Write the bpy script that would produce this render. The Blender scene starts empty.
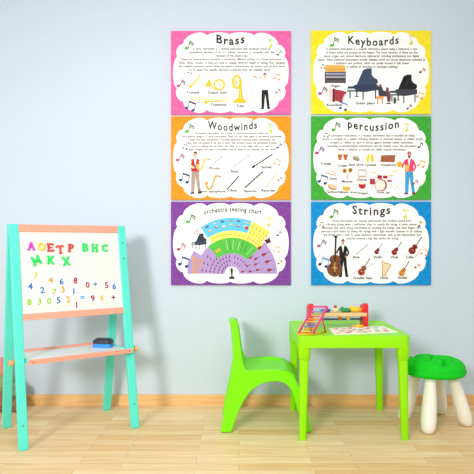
import bpy, bmesh, math, random
from mathutils import Vector, Matrix
random.seed(7)
PI = math.pi
S = bpy.context.scene
COL = S.collection

# ------------------------------------------------------------------ materials
def lin(c):
    return tuple(((v/255)/12.92 if v/255 <= .04045 else ((v/255+.055)/1.055)**2.4) for v in c) + (1,)
_m = {}
def mat(c, rough=.6, var=0.0, scale=8, bump=0.0, spec=.5, name=None, coat=0.0):
    key = (tuple(c), rough, var, scale, bump, spec, coat)
    if key in _m: return _m[key]
    m = bpy.data.materials.new(name or 'paint_%d_%d_%d' % tuple(c)); m.use_nodes = True
    nt = m.node_tree; b = nt.nodes['Principled BSDF']
    b.inputs['Base Color'].default_value = lin(c)
    b.inputs['Roughness'].default_value = rough
    b.inputs['Specular IOR Level'].default_value = spec
    b.inputs['Coat Weight'].default_value = coat
    if var or bump:
        tc = nt.nodes.new('ShaderNodeTexCoord'); n = nt.nodes.new('ShaderNodeTexNoise')
        n.inputs['Scale'].default_value = scale; n.inputs['Detail'].default_value = 5
        nt.links.new(tc.outputs['Object'], n.inputs['Vector'])
        if var:
            r = nt.nodes.new('ShaderNodeValToRGB')
            r.color_ramp.elements[0].position = .3; r.color_ramp.elements[1].position = .7
            r.color_ramp.elements[0].color = lin([max(0, v*(1-var)) for v in c])
            r.color_ramp.elements[1].color = lin([min(255, v*(1+var*.5)) for v in c])
            nt.links.new(n.outputs['Fac'], r.inputs['Fac']); nt.links.new(r.outputs['Color'], b.inputs['Base Color'])
        if bump:
            bp = nt.nodes.new('ShaderNodeBump'); bp.inputs['Strength'].default_value = bump; bp.inputs['Distance'].default_value = .01
            nt.links.new(n.outputs['Fac'], bp.inputs['Height']); nt.links.new(bp.outputs['Normal'], b.inputs['Normal'])
    _m[key] = m; return m

def oak_floor():
    m = bpy.data.materials.new('oak_parquet'); m.use_nodes = True
    nt = m.node_tree; b = nt.nodes['Principled BSDF']; N = nt.nodes.new; L = nt.links.new
    tc = N('ShaderNodeTexCoord')
    br = N('ShaderNodeTexBrick'); br.offset = .37; br.offset_frequency = 2; br.squash = 1.0
    br.inputs['Scale'].default_value = 1; br.inputs['Brick Width'].default_value = .46; br.inputs['Row Height'].default_value = .068
    br.inputs['Mortar Size'].default_value = .0006; br.inputs['Mortar Smooth'].default_value = .3; br.inputs['Bias'].default_value = 0
    br.inputs['Color1'].default_value = (0, 0, 0, 1); br.inputs['Color2'].default_value = (1, 1, 1, 1); br.inputs['Mortar'].default_value = (.1, .1, .1, 1)
    L(tc.outputs['Object'], br.inputs['Vector'])
    mp = N('ShaderNodeMapping'); mp.inputs['Scale'].default_value = (2.2, 38, 1); L(tc.outputs['Object'], mp.inputs['Vector'])
    addv = N('ShaderNodeVectorMath'); addv.operation = 'MULTIPLY_ADD'
    L(br.outputs['Color'], addv.inputs[0]); addv.inputs[1].default_value = (9, 9, 9); L(mp.outputs['Vector'], addv.inputs[2])
    n = N('ShaderNodeTexNoise'); n.inputs['Scale'].default_value = 1.6; n.inputs['Detail'].default_value = 8; n.inputs['Roughness'].default_value = .62
    n.inputs['Distortion'].default_value = .5
    L(addv.outputs['Vector'], n.inputs['Vector'])
    r1 = N('ShaderNodeValToRGB'); e = r1.color_ramp.elements
    e[0].position = 0; e[0].color = lin(FLOOR_A); e[1].position = 1; e[1].color = lin(FLOOR_B)
    L(br.outputs['Color'], r1.inputs['Fac'])
    r2 = N('ShaderNodeValToRGB'); e = r2.color_ramp.elements
    e[0].position = .32; e[0].color = (.80, .70, .58, 1); e[1].position = .68; e[1].color = (1.06, 1.04, 1.0, 1)
    L(n.outputs['Fac'], r2.inputs['Fac'])
    mx = N('ShaderNodeMix'); mx.data_type = 'RGBA'; mx.blend_type = 'MULTIPLY'; mx.inputs['Factor'].default_value = .75
    L(r1.outputs['Color'], mx.inputs['A']); L(r2.outputs['Color'], mx.inputs['B'])
    mm = N('ShaderNodeMix'); mm.data_type = 'RGBA'; mm.inputs['B'].default_value = lin((170, 128, 80))
    L(br.outputs['Fac'], mm.inputs['Factor']); L(mx.outputs['Result'], mm.inputs['A'])
    L(mm.outputs['Result'], b.inputs['Base Color'])
    b.inputs['Roughness'].default_value = .42; b.inputs['Specular IOR Level'].default_value = .2
    bp = N('ShaderNodeBump'); bp.inputs['Strength'].default_value = .08; bp.inputs['Distance'].default_value = .003
    L(n.outputs['Fac'], bp.inputs['Height']); L(bp.outputs['Normal'], b.inputs['Normal'])
    return m
def wood(c, c2, sx=2, sy=30, sz=30, rough=.5, name='wood'):
    m = bpy.data.materials.new(name); m.use_nodes = True
    nt = m.node_tree; b = nt.nodes['Principled BSDF']; N = nt.nodes.new; L = nt.links.new
    tc = N('ShaderNodeTexCoord'); mp = N('ShaderNodeMapping'); mp.inputs['Scale'].default_value = (sx, sy, sz)
    n = N('ShaderNodeTexNoise'); n.inputs['Scale'].default_value = 2; n.inputs['Detail'].default_value = 6
    r = N('ShaderNodeValToRGB'); e = r.color_ramp.elements; e[0].position = .3; e[1].position = .7; e[0].color = lin(c); e[1].color = lin(c2)
    L(tc.outputs['Object'], mp.inputs['Vector']); L(mp.outputs['Vector'], n.inputs['Vector']); L(n.outputs['Fac'], r.inputs['Fac']); L(r.outputs['Color'], b.inputs['Base Color'])
    b.inputs['Roughness'].default_value = rough
    return m
FLOOR_A = (240, 198, 142); FLOOR_B = (253, 224, 180)

# ------------------------------------------------------------------ object helpers
def link(o, parent=None):
    COL.objects.link(o)
    if parent: o.parent = parent
    return o
def obj(name, bm, mats, parent=None, smooth=False, bevel=0, seg=2, recalc=True, label=None):
    if recalc: bmesh.ops.recalc_face_normals(bm, faces=bm.faces[:])
    me = bpy.data.meshes.new(name); bm.to_mesh(me); bm.free()
    for m in (mats if isinstance(mats, (list, tuple)) else [mats]): me.materials.append(m)
    if smooth:
        for p in me.polygons: p.use_smooth = True
    o = bpy.data.objects.new(name, me); link(o, parent)
    if bevel:
        b = o.modifiers.new('bevel', 'BEVEL'); b.width = bevel; b.segments = seg; b.limit_method = 'ANGLE'; b.angle_limit = .6
        b.harden_normals = False
        for p in me.polygons: p.use_smooth = True
        try: me.set_sharp_from_angle(angle=.9)
        except Exception: pass
    if label: o['label'] = label
    return o
def thing(name, label, cat, loc=(0, 0, 0), rotz=0, group=None, mtx=None):
    o = bpy.data.objects.new(name, None); o.empty_display_size = .05; link(o)
    if mtx is not None: o.matrix_world = mtx
    else: o.location = loc; o.rotation_euler = (0, 0, rotz)
    return tag(o, label, cat, group)
def tag(o, label, cat, group=None):
    o['label'] = label; o['category'] = cat
    if group: o['group'] = group
    return o
def struct(o): o['kind'] = 'structure'; return o
def box(bm, x0, x1, y0, y1, z0, z1, mi=0, M=None):
    v = [Vector((x, y, z)) for z in (z0, z1) for (x, y) in ((x0, y0), (x1, y0), (x1, y1), (x0, y1))]
    if M: v = [M @ p for p in v]
    v = [bm.verts.new(p) for p in v]
    for q in ((0, 3, 2, 1), (4, 5, 6, 7), (0, 1, 5, 4), (1, 2, 6, 5), (2, 3, 7, 6), (3, 0, 4, 7)):
        bm.faces.new([v[i] for i in q]).material_index = mi
def loft(bm, rings, mi=0, cap=True):
    R = [[bm.verts.new(p) for p in r] for r in rings]
    n = len(R[0])
    for a, b in zip(R, R[1:]):
        for i in range(n):
            bm.faces.new((a[i], a[(i+1) % n], b[(i+1) % n], b[i])).material_index = mi
    if cap:
        bm.faces.new(R[0][::-1]).material_index = mi; bm.faces.new(R[-1]).material_index = mi
def ring(c, r, n=16, ax=Vector((0, 0, 1)), ry=None):
    ax = Vector(ax).normalized(); a = ax.orthogonal().normalized() if abs(ax.z) < .99 else Vector((1, 0, 0)); b = ax.cross(a)
    ry = r if ry is None else ry
    return [Vector(c) + a*(r*math.cos(2*PI*i/n)) + b*(ry*math.sin(2*PI*i/n)) for i in range(n)]
def tube(bm, p, q, r, r2=None, n=12, mi=0):
    p = Vector(p); q = Vector(q); loft(bm, [ring(p, r, n, q-p), ring(q, r if r2 is None else r2, n, q-p)], mi)
def path(bm, pts, r, n=10, mi=0):
    pts = [Vector(p) for p in pts]; rings = []
    for i, p in enumerate(pts):
        t = (pts[min(i+1, len(pts)-1)] - pts[max(i-1, 0)]).normalized()
        rings.append(ring(p, r if not callable(r) else r(i/(len(pts)-1)), n, t))
    loft(bm, rings, mi)
def ball(bm, c, r, sx=1, sy=1, sz=1, mi=0, seg=14):
    M = Matrix.Translation(c) @ Matrix.Diagonal((sx, sy, sz, 1))
    g = bmesh.ops.create_uvsphere(bm, u_segments=seg, v_segments=max(6, seg//2+2), radius=r, matrix=M)
    for v in g['verts']:
        for f in v.link_faces: f.material_index = mi
def prism(bm, pts, y0, y1, mi=0):
    """pts = (x,z) outline, extruded along y"""
    a = [bm.verts.new((x, y0, z)) for x, z in pts]; b = [bm.verts.new((x, y1, z)) for x, z in pts]
    n = len(pts)
    bm.faces.new(a).material_index = mi; bm.faces.new(b[::-1]).material_index = mi
    for i in range(n): bm.faces.new((a[i], b[i], b[(i+1) % n], a[(i+1) % n])).material_index = mi
def rrect(w, h, r, n=5):
    out = []
    for cx, cy, a0 in ((w/2-r, h/2-r, 0), (-w/2+r, h/2-r, PI/2), (-w/2+r, -h/2+r, PI), (w/2-r, -h/2+r, 1.5*PI)):
        for i in range(n+1):
            a = a0 + PI/2*i/n; out.append((cx+r*math.cos(a), cy+r*math.sin(a)))
    return out

# ------------------------------------------------------------------ camera
CAM = Vector((0, -3.065, .87)); F = 570.0
cd = bpy.data.cameras.new('camera'); cam = bpy.data.objects.new('camera', cd); link(cam)
cam.location = CAM; cam.rotation_euler = (PI/2, 0, 0)
cd.sensor_width = 36; cd.lens = F*36/474; cd.shift_x = -2/474; cd.shift_y = 6/474; cd.clip_start = .05
S.camera = cam

# ------------------------------------------------------------------ room shell
bm = bmesh.new(); box(bm, -4, 4, 0, .12, 0, 3.2)
wall = struct(obj('wall_back', bm, mat((204, 215, 228), .9, .012, 1.2, .02, .2, 'wall_paint')))
bm = bmesh.new(); box(bm, -4, 4, -7.5, .12, -.08, 0)
floor = struct(obj('floor', bm, oak_floor()))
bm = bmesh.new(); prism(bm, [(-.014, 0), (0, 0), (0, .057), (-.008, .057), (-.013, .052)], -4, 4)
bb = obj('baseboard_back', bm, wood((226, 172, 108), (242, 196, 134), 30, 2, 30, .45, 'baseboard_oak'))
bb.rotation_euler = (0, 0, -PI/2)
# prism runs along local y; rotate so it runs along the wall, profile x -> -y
bb.rotation_euler = (0, 0, PI/2); struct(bb)

# ------------------------------------------------------------------ text as geometry
_tc = {}
def text_geo(s, bold=.012, sp=1.0):
    k = (s, bold, sp)
    if k in _tc: return _tc[k]
    cu = bpy.data.curves.new('t', 'FONT'); cu.body = s; cu.resolution_u = 2; cu.offset = bold; cu.space_character = sp; cu.space_word = 1.0 if sp > 1 else 1.45; cu.fill_mode = 'FRONT'
    o = bpy.data.objects.new('t', cu); COL.objects.link(o)
    dg = bpy.context.evaluated_depsgraph_get(); dg.update()
    me = bpy.data.meshes.new_from_object(o.evaluated_get(dg))
    V = [(v.co.x, v.co.y) for v in me.vertices]; Fc = [tuple(p.vertices) for p in me.polygons]
    bpy.data.objects.remove(o); bpy.data.curves.remove(cu); bpy.data.meshes.remove(me)
    _tc[k] = (V, Fc); return _tc[k]

# ------------------------------------------------------------------ printed posters
PX = F/3.065
class Art:
    def __init__(s, poster, layer=3):
        s.P = poster; s.bm = bmesh.new(); s.mats = []; s.k = 0; s.layer = layer; s.T = Matrix.Identity(3); s.lw = 1
    def mi(s, c):
        m = mat(c, .55, 0, 8, 0, .25, 'print_%d_%d_%d' % tuple(c))
        if m not in s.mats: s.mats.append(m)
        return s.mats.index(m)
    def at(s, x=0, y=0, sc=1, rot=0, flip=1):
        a = math.radians(rot); c, n = math.cos(a)*sc, math.sin(a)*sc
        s.T = Matrix(((c*flip, -n, x), (n*flip, c, y), (0, 0, 1))); s.lw = sc; return s
    def co(s, x, y):
        p = s.T @ Vector((x, y, 1)); P = s.P
        return Vector(((p.x-P.cx)/PX, -(P.th + s.layer*.0002 + s.k*.00003), (P.y1-p.y)/PX))
    def poly(s, pts, c):
        s.k += 1; vs = [s.bm.verts.new(s.co(*p)) for p in pts]
        f = s.bm.faces.new(vs); f.material_index = s.mi(c)
    def line(s, pts, w, c):
        pts = [Vector(p) for p in pts]; n = len(pts); L = []; R = []
        for i, p in enumerate(pts):
            t = (pts[min(i+1, n-1)]-pts[max(i-1, 0)]);
            if t.length < 1e-9: continue
            t.normalize(); q = Vector((-t.y, t.x))*w/2
            L.append(p+q); R.append(p-q)
        s.k += 1; m = s.mi(c)
        lv = [s.bm.verts.new(s.co(*p)) for p in L]; rv = [s.bm.verts.new(s.co(*p)) for p in R]
        for i in range(len(lv)-1): s.bm.faces.new((lv[i], lv[i+1], rv[i+1], rv[i])).material_index = m
    def ell(s, x, y, rx, ry, c, rot=0, n=14):
        a = math.radians(rot)
        s.poly([(x+rx*math.cos(t)*math.cos(a)-ry*math.sin(t)*math.sin(a), y+rx*math.cos(t)*math.sin(a)+ry*math.sin(t)*math.cos(a)) for t in [2*PI*i/n for i in range(n)]], c)
    def arc(s, x, y, rx, ry, w, c, a0=0, a1=360, n=18):
        s.line([(x+rx*math.cos(t), y+ry*math.sin(t)) for t in [math.radians(a0+(a1-a0)*i/n) for i in range(n+1)]], w, c)
    def rect(s, x0, y0, x1, y1, c): s.poly([(x0, y0), (x1, y0), (x1, y1), (x0, y1)], c)
    def text(s, body, x0, x1, base, h, c=(30, 30, 34), bold=.012, wave=0, sp=1.0):
        V, Fc = text_geo(body, bold, sp); xs = [v[0] for v in V]; a, b = min(xs), max(xs)
        k = (x1-x0)/(b-a) if x1 else h; s.k += 1; m = s.mi(c)
        if x1 is None: off = x0 - k*(a+b)/2           # centred on x0
        else: off = x0 - k*a
        W = (b-a)*k
        vs = [s.bm.verts.new(s.co(off+k*v[0], base - h*v[1] + wave*math.sin(PI*(v[0]-a)/(b-a)))) for v in V]
        for f in Fc:
            try: s.bm.faces.new([vs[i] for i in f]).material_index = m
            except ValueError: pass
    def build(s, name, label=None):
        for f in s.bm.faces: pass
        return obj(name, s.bm, s.mats, s.P.root, recalc=False, label=label)

WHITE = (252, 252, 252); INK = (28, 28, 32)
def bump_pts(p, q, sag, n=9):
    p = Vector(p); q = Vector(q); d = q-p; L = d.length; nrm = Vector((d.y, -d.x)).normalized()
    out = []
    for i in range(n):
        t = i/n; w = (1-(2*t-1)**2)**.62 if 0 < t < 1 else 0
        out.append(p + d*t + nrm*sag*w)
    return out
CUSPS = [((6.4, 25), 3.2), ((11.8, 13.2), 6.2), ((36.1, 4.2), 2.4), ((58.4, 3.4), 2.4), ((82.8, 4.1), 6.2), ((107.2, 13.9), 3.2), ((113, 25), 4.4),
         ((113, 56.5), 3.2), ((107.8, 69.6), 6.2), ((81.7, 79), 2.2), ((59, 79.6), 2.2), ((36.1, 78.7), 6.2), ((11.8, 70.2), 3.2), ((6, 57.8), 4.2)]
def note(A, kind, x, y, s, c, c2=None, rot=0):
    """eighth note or beamed pair, (x,y) = centre, s = height"""
    A.at(x, y, s*1.18, rot); c2 = c2 or c
    if kind == 1:
        A.ell(-.18, .36, .2, .15, c, -20); A.line([(-.01, .36), (-.01, -.45)], .08, c2); A.poly([(-.03, -.5), (.3, -.3), (.36, -.02), (.26, -.02), (.2, -.2), (-.03, -.28)], c2)
    elif kind == 3:
        A.ell(-.25, .36, .2, .16, c, -20); A.line([(-.08, .36), (-.08, -.4)], .08, c2)
        A.poly([(-.12, -.5), (.38, -.34), (.38, -.2), (-.12, -.36)], c2); A.poly([(-.12, -.28), (.38, -.12), (.38, -.04), (-.12, -.18)], c2); A.line([(.34, -.3), (.34, .05)], .06, c2)
    else:
        A.ell(-.4, .3, .18, .15, c, -20); A.ell(.26, .42, .18, .15, c, -20)
        A.line([(-.25, .3), (-.25, -.42)], .07, c2); A.line([(.41, .42), (.41, -.3)], .07, c2)
        A.poly([(-.29, -.48), (.45, -.34), (.45, -.16), (-.29, -.3)], c2)
    A.at()

class Poster:
    def __init__(P, x0, y0, colour, label, swirl):
        P.x0, P.y0 = x0, y0; P.x1, P.y1 = x0+119.4, y0+83.1; P.cx = (P.x0+P.x1)/2; P.th = .010
        X = (P.cx-239)/PX; Z = .87-(P.y1-243)/PX
        P.root = thing('poster', label, 'poster', (X, 0, Z), 0, 'music posters on the wall')
        w = (P.x1-P.x0)/PX; h = (P.y1-P.y0)/PX
        bm = bmesh.new(); box(bm, -w/2, w/2, -P.th, -.0002, 0, h)
        # patterned ground: faint crossing squiggles of a paler tone of the same hue
        m = bpy.data.materials.new('poster_ground'); m.use_nodes = True; nt = m.node_tree; b = nt.nodes['Principled BSDF']; N = nt.nodes.new; L = nt.links.new
        tc = N('ShaderNodeTexCoord'); mp = N('ShaderNodeMapping'); mp.inputs['Scale'].default_value = (1, 1, 2.6)
        n = N('ShaderNodeTexNoise'); n.inputs['Scale'].default_value = 42; n.inputs['Detail'].default_value = 3; n.inputs['Distortion'].default_value = 1.5
        r = N('ShaderNodeValToRGB'); e = r.color_ramp.elements; e[0].position = .4; e[1].position = .62; e[0].color = lin(colour); e[1].color = lin(swirl)
        L(tc.outputs['Object'], mp.inputs['Vector']); L(mp.outputs['Vector'], n.inputs['Vector']); L(n.outputs['Fac'], r.inputs['Fac']); L(r.outputs['Color'], b.inputs['Base Color'])
        b.inputs['Roughness'].default_value = .7; b.inputs['Specular IOR Level'].default_value = .12
        obj('poster_sheet', bm, m, P.root)
        A = Art(P, 1); pts = []
        for i, (c, sg) in enumerate(CUSPS):
            pts += [(x0+p.x, y0+p.y) for p in bump_pts(c, CUSPS[(i+1) % len(CUSPS)][0], sg)]
        A.poly(pts, WHITE); A.build('cloud_panel', 'white scalloped cloud panel')
    def art(P, layer=3): return Art(P, layer)
    def title(P, s, x0, x1, base, h, wave, c=INK, bold=.022, name='title'):
        A = Art(P, 2)
        for k in range(5):
            y = base - h*.55 + k*h*.16
            A.line([(x0-9+t*(x1-x0+18)/20, y + 1.6*math.sin(t*.42+.4)) for t in range(21)], .16, (205, 208, 216))
        A.build('staff_lines', 'pale grey wavy staff lines'); A = Art(P, 4); A.text(s, x0, x1, base, h*1.12, c, bold, wave, 1.22); A.build(name, 'black lettering reading '+s)
    def body(P, lines, y0, dy, h=3.3):
        A = Art(P, 4)
        for i, (s, a, b) in enumerate(lines): A.text(s, a, b, y0+dy*i, h, (12, 12, 14), .014)
        A.build('paragraph_text', 'small black paragraph of text')
    def caps(P, items, h=3.7):
        for s, x, y in items:
            A = Art(P, 4); A.text(s, x, None, y, h, INK, .026); A.build('caption', 'caption reading '+s)
    def notes(P, d):
        for i, (k, x, y, s, c, c2, rot) in enumerate(d):
            A = Art(P, 5); note(A, k, x, y, s, c, c2, rot); A.build('music_note')
GN = ((70, 170, 60), (40, 110, 50)); 
def std_notes(P, over={}):
    x, y = P.x0, P.y0
    base = {'green': (3, 18.6, 14.4, 8.2, (80, 180, 60), (60, 120, 60), 15), 'lime': (1, 99.5, 12, 7.5, (205, 215, 40), (160, 215, 60), -28),
            'black': (1, 108, 22, 5, (25, 45, 60), (50, 80, 90), 20), 'small': (2, 19, 40.3, 3.8, (70, 70, 80), (90, 90, 110), 0),
            'pink': (3, 10.5, 52.5, 7.5, (205, 60, 130), (120, 60, 110), 22), 'blue': (2, 20, 74.5, 8.4, (25, 95, 150), (45, 60, 90), 10),
            'orange': (2, 106, 45.5, 5.6, (225, 150, 80), (225, 165, 110), 8), 'red': (3, 107, 60, 4.6, (150, 30, 50), (140, 80, 90), 25)}
    base.update(over)
    P.notes([(k, x+a, y+b, s, c, c2, r) for (k, a, b, s, c, c2, r) in base.values() if k])

def person_art(A, x, y, h, skin, hair, shirt, trousers, shoes=(20, 20, 20), arms='front', collar=None, armcol=None):
    A.at(x, y, h); A.T = A.T @ Matrix.Diagonal((.8, 1, 1)); ac = armcol or shirt
    A.poly([(-.11, .45), (.11, .45), (.13, .7), (.17, .96), (.08, .97), (.01, .58), (-.03, .97), (-.12, .97), (-.12, .7)], trousers)
    A.poly([(-.12, .96), (-.03, .96), (-.03, 1), (-.17, 1)], shoes); A.poly([(.08, .95), (.17, .95), (.2, .99), (.08, 1)], shoes)
    A.poly([(-.13, .19), (-.04, .16), (.04, .16), (.13, .19), (.12, .47), (-.12, .47)], shirt)
    A.rect(-.025, .11, .025, .18, skin)
    if collar: A.poly([(-.04, .16), (.04, .16), (0, .36)], collar)
    A.ell(0, .075, .045, .062, skin); A.poly([(-.05, .07), (-.052, .02), (-.02, -.005), (.03, -.005), (.055, .03), (.05, .08), (.035, .04), (-.02, .035)], hair)
    if arms == 'front':
        A.line([(-.12, .22), (-.17, .32), (-.05, .38)], .05, ac); A.line([(.12, .22), (.17, .33), (.05, .38)], .05, ac); A.ell(-.04, .38, .025, .02, skin); A.ell(.04, .38, .025, .02, skin)
    elif arms == 'up':
        A.line([(-.1, .22), (-.17, .28), (-.13, .14)], .05, ac); A.line([(.1, .24), (0, .3), (-.12, .17)], .045, ac); A.ell(-.13, .13, .025, .025, skin)
    elif arms == 'side':
        A.line([(-.12, .22), (-.19, .32), (-.2, .36)], .05, ac); A.line([(.12, .22), (.19, .36), (.12, .44)], .055, ac); A.ell(-.2, .37, .025, .02, skin); A.ell(.1, .45, .03, .022, skin)
    A.at()
def violin_art(A, x, y, L, rot, c=(150, 40, 30), c2=(70, 20, 20), bow=False):
    """body below, neck up, L = total length"""
    A.at(x, y, L, rot)
    A.rect(-.022, -.5, .022, .02, c2); A.ell(0, -.49, .04, .035, c2)
    A.ell(0, .06, .14, .12, c); A.ell(0, .3, .19, .18, c); A.rect(-.1, .08, .1, .28, c)
    A.rect(-.02, -.05, .02, .2, c2); A.rect(-.05, .25, .05, .27, (235, 205, 160)); A.line([(-.08, .1), (-.09, .24)], .018, c2); A.line([(.08, .1), (.09, .24)], .018, c2); A.rect(-.02, .3, .02, .44, c2)
    if bow: A.line([(.32, -.2), (.32, .5)], .02, (120, 70, 50))
    A.at()
def grand_art(A, x, y, w, c, c2, key=(220, 225, 230)):
    A.at(x, y, w); A.T = A.T @ Matrix.Diagonal((1, .84, 1))
    A.poly([(-.2, -.12), (.02, -.72), (.14, -.78), (.3, -.78), (.3, -.55), (.36, -.44), (.48, -.36), (.5, -.24), (.44, -.16), (.3, -.12)], c)
    A.line([(.1, -.14), (.16, -.5)], .012, c2)
    A.poly([(-.5, .04), (-.46, -.1), (-.3, -.1), (-.24, -.16), (.5, -.16), (.5, .04), (.1, .12), (-.5, .1)], c2)
    A.poly([(-.5, -.01), (-.28, -.01), (-.2, .05), (-.5, .05)], key)
    A.rect(-.42, .08, -.38, .36, c2); A.rect(.0, .1, .04, .42, c2); A.rect(.4, .04, .44, .38, c2); A.rect(-.2, .1, -.16, .3, c2); A.rect(-.25, .28, -.11, .31, c2)
    A.at()
def harp_art(A, x, y, h, c=(215, 160, 90), s=(240, 220, 190)):
    A.at(x, y, h)
    A.poly([(-.26, -.45), (.28, -.18), (-.1, .46), (-.26, .46)], s)
    for t in range(6): A.line([(-.2+t*.08, -.4+t*.045), (-.2+t*.08, .44-t*.13)], .012, (205, 180, 140))
    A.line([(-.26, -.5), (-.26, .46)], .06, c); A.line([(-.26, -.48), (-.1, -.3), (.1, -.3), (.3, -.2)], .06, c); A.line([(.3, -.2), (-.12, .46)], .07, c); A.rect(-.32, .44, .02, .5, c); A.at()
def sax_art(A, x, y, h, c=(225, 150, 40), rot=0):
    A.at(x, y, h, rot)
    A.line([(.55, -.42), (.42, -.46), (.28, -.44), (.2, -.3), (.06, .2), (-.05, .38), (-.2, .42), (-.32, .3), (-.34, .05)], .12, c)
    A.poly([(-.46, -.06), (-.2, -.06), (-.27, .15), (-.4, .15)], c); A.line([(.55, -.43), (.66, -.38)], .06, (70, 70, 70)); A.line([(.22, -.2), (.1, .15)], .04, (250, 215, 120)); A.at()

C1 = 171.2; C2 = 311.0; R1 = 31.7; R2 = 116.7; R3 = 201.9
Y = (228, 192, 40); Y2 = (250, 225, 110)
# --- brass
P = Poster(C1, R1, (226, 92, 158), 'pink poster titled Brass, with yellow horns, top of left column', (236, 114, 176))
P.title('Brass', 216.5, 244.6, 43.2, 10.5, 2.2, bold=.026)
P.body([('A brass instrument is a musical instrument that produces sound by', 193, 270.4), ('sympathetic vibration of air in a tubular resonator in sympathy with the', 189.2, 274),
        ("vibration of the player's lips.", 216, 248), ('There are several factors involved in producing different pitches on a brass instrument.', 181, 281.7),
        ('Slides, valves, crooks, or keys are used to change vibratory length of tubing, thus changing', 178.7, 284.6),
        ("the available harmonic series, while the player's embouchure, lip tension and air flow serve", 178.7, 284.8), ('to select the specific harmonic produced from the available series.', 193.3, 270.8)], 50.4, 3.5)
std_notes(P)
A = P.art(); A.at(195, 82, 15.5, 40)
A.poly([(-.16, .5), (.16, .5), (.04, .3), (.035, -.5), (-.035, -.5), (-.04, .3)], Y); A.arc(.09, -.05, .1, .26, .045, Y); A.line([(.03, -.14), (.2, -.14)], .03, Y2); A.line([(.03, 0), (.2, 0)], .03, Y2); A.ell(0, -.52, .05, .03, (200, 170, 60)); A.build('trumpet_picture', 'yellow trumpet picture')
A = P.art(); A.at(); A.arc(219.4, 85.3, 5, 5, 1.7, Y); A.arc(219.6, 85.3, 3, 3, .7, Y2); A.poly([(203.8, 87.6), (209.8, 79), (212.3, 87.4), (208, 87)], Y); A.line([(211, 86.6), (215, 89.6), (219, 90.3)], 1.4, Y); A.line([(223, 82), (224, 77.5)], .7, Y); A.ell(219.8, 85.2, 1.2, 1.4, (215, 205, 170)); A.build('french_horn_picture', 'yellow french horn picture')
A = P.art(); A.at(); A.line([(205, 97.6), (190, 97.6), (188.6, 98.7), (190, 99.8), (228, 99.9), (229.4, 101), (228, 101.9), (206, 101.6)], .7, Y); A.line([(205, 97.6), (228, 98.4), (229.6, 100)], .5, Y2); A.poly([(204.4, 105.4), (204.4, 100.4), (207, 101.1), (222, 100.8), (222, 102.2), (209, 102.6)], Y); A.build('trombone_picture', 'yellow trombone picture')
A = P.art(); A.at(); A.arc(236.8, 82.6, 4, 6.2, 2, Y); A.arc(236.8, 83, 2.4, 4.4, .9, Y2); A.ell(236.2, 83, 1.4, 2.6, (205, 200, 180)); A.line([(240.8, 82), (240.6, 92)], 2.2, Y)
A.poly([(239.4, 88), (241.8, 88), (243, 98), (247, 102.6), (245, 103.6), (234, 103.6), (232.4, 102.4), (238, 98)], Y); A.line([(240.6, 90), (240.2, 100)], .6, Y2); A.build('tuba_picture', 'yellow tuba picture')
A = P.art(); person_art(A, 264.8, 73.6, 36, (235, 190, 160), (25, 20, 20), (228, 230, 234), (18, 18, 20), arms='up'); A.at(); A.line([(254, 77), (261, 79)], .8, (205, 150, 110)); A.poly([(253.4, 75.6), (253.4, 78.6), (255.6, 77.8), (255.6, 76.9)], (205, 150, 110)); A.build('musician_picture', 'trumpet player in white shirt and black trousers')
P.caps([('Trumpet', 193.2, 94), ('French horn', 217.8, 94.4), ('Trombone', 218.6, 106.3), ('Tuba', 240.2, 107.6)])
# --- woodwinds
P = Poster(C1, R2, (238, 142, 30), 'orange poster titled Woodwinds, with slanting flutes and a saxophone player', (244, 158, 50))
P.title('Woodwinds', 207.8, 257, 128.6, 9.6, 2.6)
P.body([('Woodwind instruments are a family of musical instruments within the', 195, 268), ('more general category of wind instruments. There are two main types of woodwind instruments:', 181.8, 281.8),
        ('flutes and reed instruments. The main distinction between these instruments and', 190, 274.8), ('other wind instruments is the way in which they produce sound. All woodwinds produce', 186.5, 277),
        ('sound by splitting the air blown into them on a sharp edge, such as a reed or', 190.6, 272.6), ('a fipple. Despite the name, a woodwind may be made of any material, not just wood.', 186.6, 276)], 134.6, 3.22)
std_notes(P, {'small': (2, 14, 30.2, 4.4, (70, 70, 80), (90, 90, 110), 0), 'pink': (3, 9.6, 41.5, 7.5, (190, 60, 140), (120, 60, 130), 22), 'blue': (2, 14, 61.2, 8.4, (25, 75, 130), (40, 60, 110), 8), 'green': (3, 19, 12.4, 8.2, (80, 180, 60), (60, 120, 60), 15), 'lime': (1, 99.5, 11.4, 7.5, (205, 215, 40), (160, 215, 60), -28), 'black': (1, 108, 29.5, 5.4, (25, 45, 60), (50, 80, 90), 20), 'red': (3, 109, 62.6, 4.4, (150, 30, 90), (170, 90, 130), 25)})
A = P.art(); person_art(A, 195.4, 152, 42, (225, 170, 140), (60, 30, 25), (190, 30, 45), (178, 152, 142), arms='front', collar=WHITE, armcol=(245, 235, 190)); sax_art(A, 202, 165, 13, (232, 190, 90)); A.build('musician_picture', 'saxophone player in red waistcoat')
A = P.art(); sax_art(A, 211.6, 183, 15); A.build('saxophone_picture', 'orange saxophone picture')
def stick(nm, x0, y0, x1, y1, w, c, c2, keys=0):
    A = P.art(); A.at(); A.line([(x0, y0), (x1, y1)], w, c)
    for i in range(keys):
        t = .15+.7*i/max(1, keys-1); A.ell(x0+(x1-x0)*t+.3, y0+(y1-y0)*t-.2, w*.5, w*.35, c2)
    A.build(nm+'_picture')
stick('piccolo', 212.4, 165, 222.6, 156.2, .8, (120, 150, 160), (200, 210, 215), 4)
stick('flute', 232.4, 168, 249.8, 154.8, .8, (150, 160, 175), (210, 215, 225), 6)
stick('clarinet', 252, 167.8, 272.4, 154.6, 1.2, (35, 35, 40), (150, 150, 155), 6); A = P.art(); A.at(); A.poly([(251.3, 167), (252.8, 169), (255.6, 166.2), (254.8, 165)], (35, 35, 40)); A.build('clarinet_bell')
stick('oboe', 227, 189.6, 239, 176.4, 1.3, (40, 40, 45), (140, 140, 145), 5)
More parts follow.
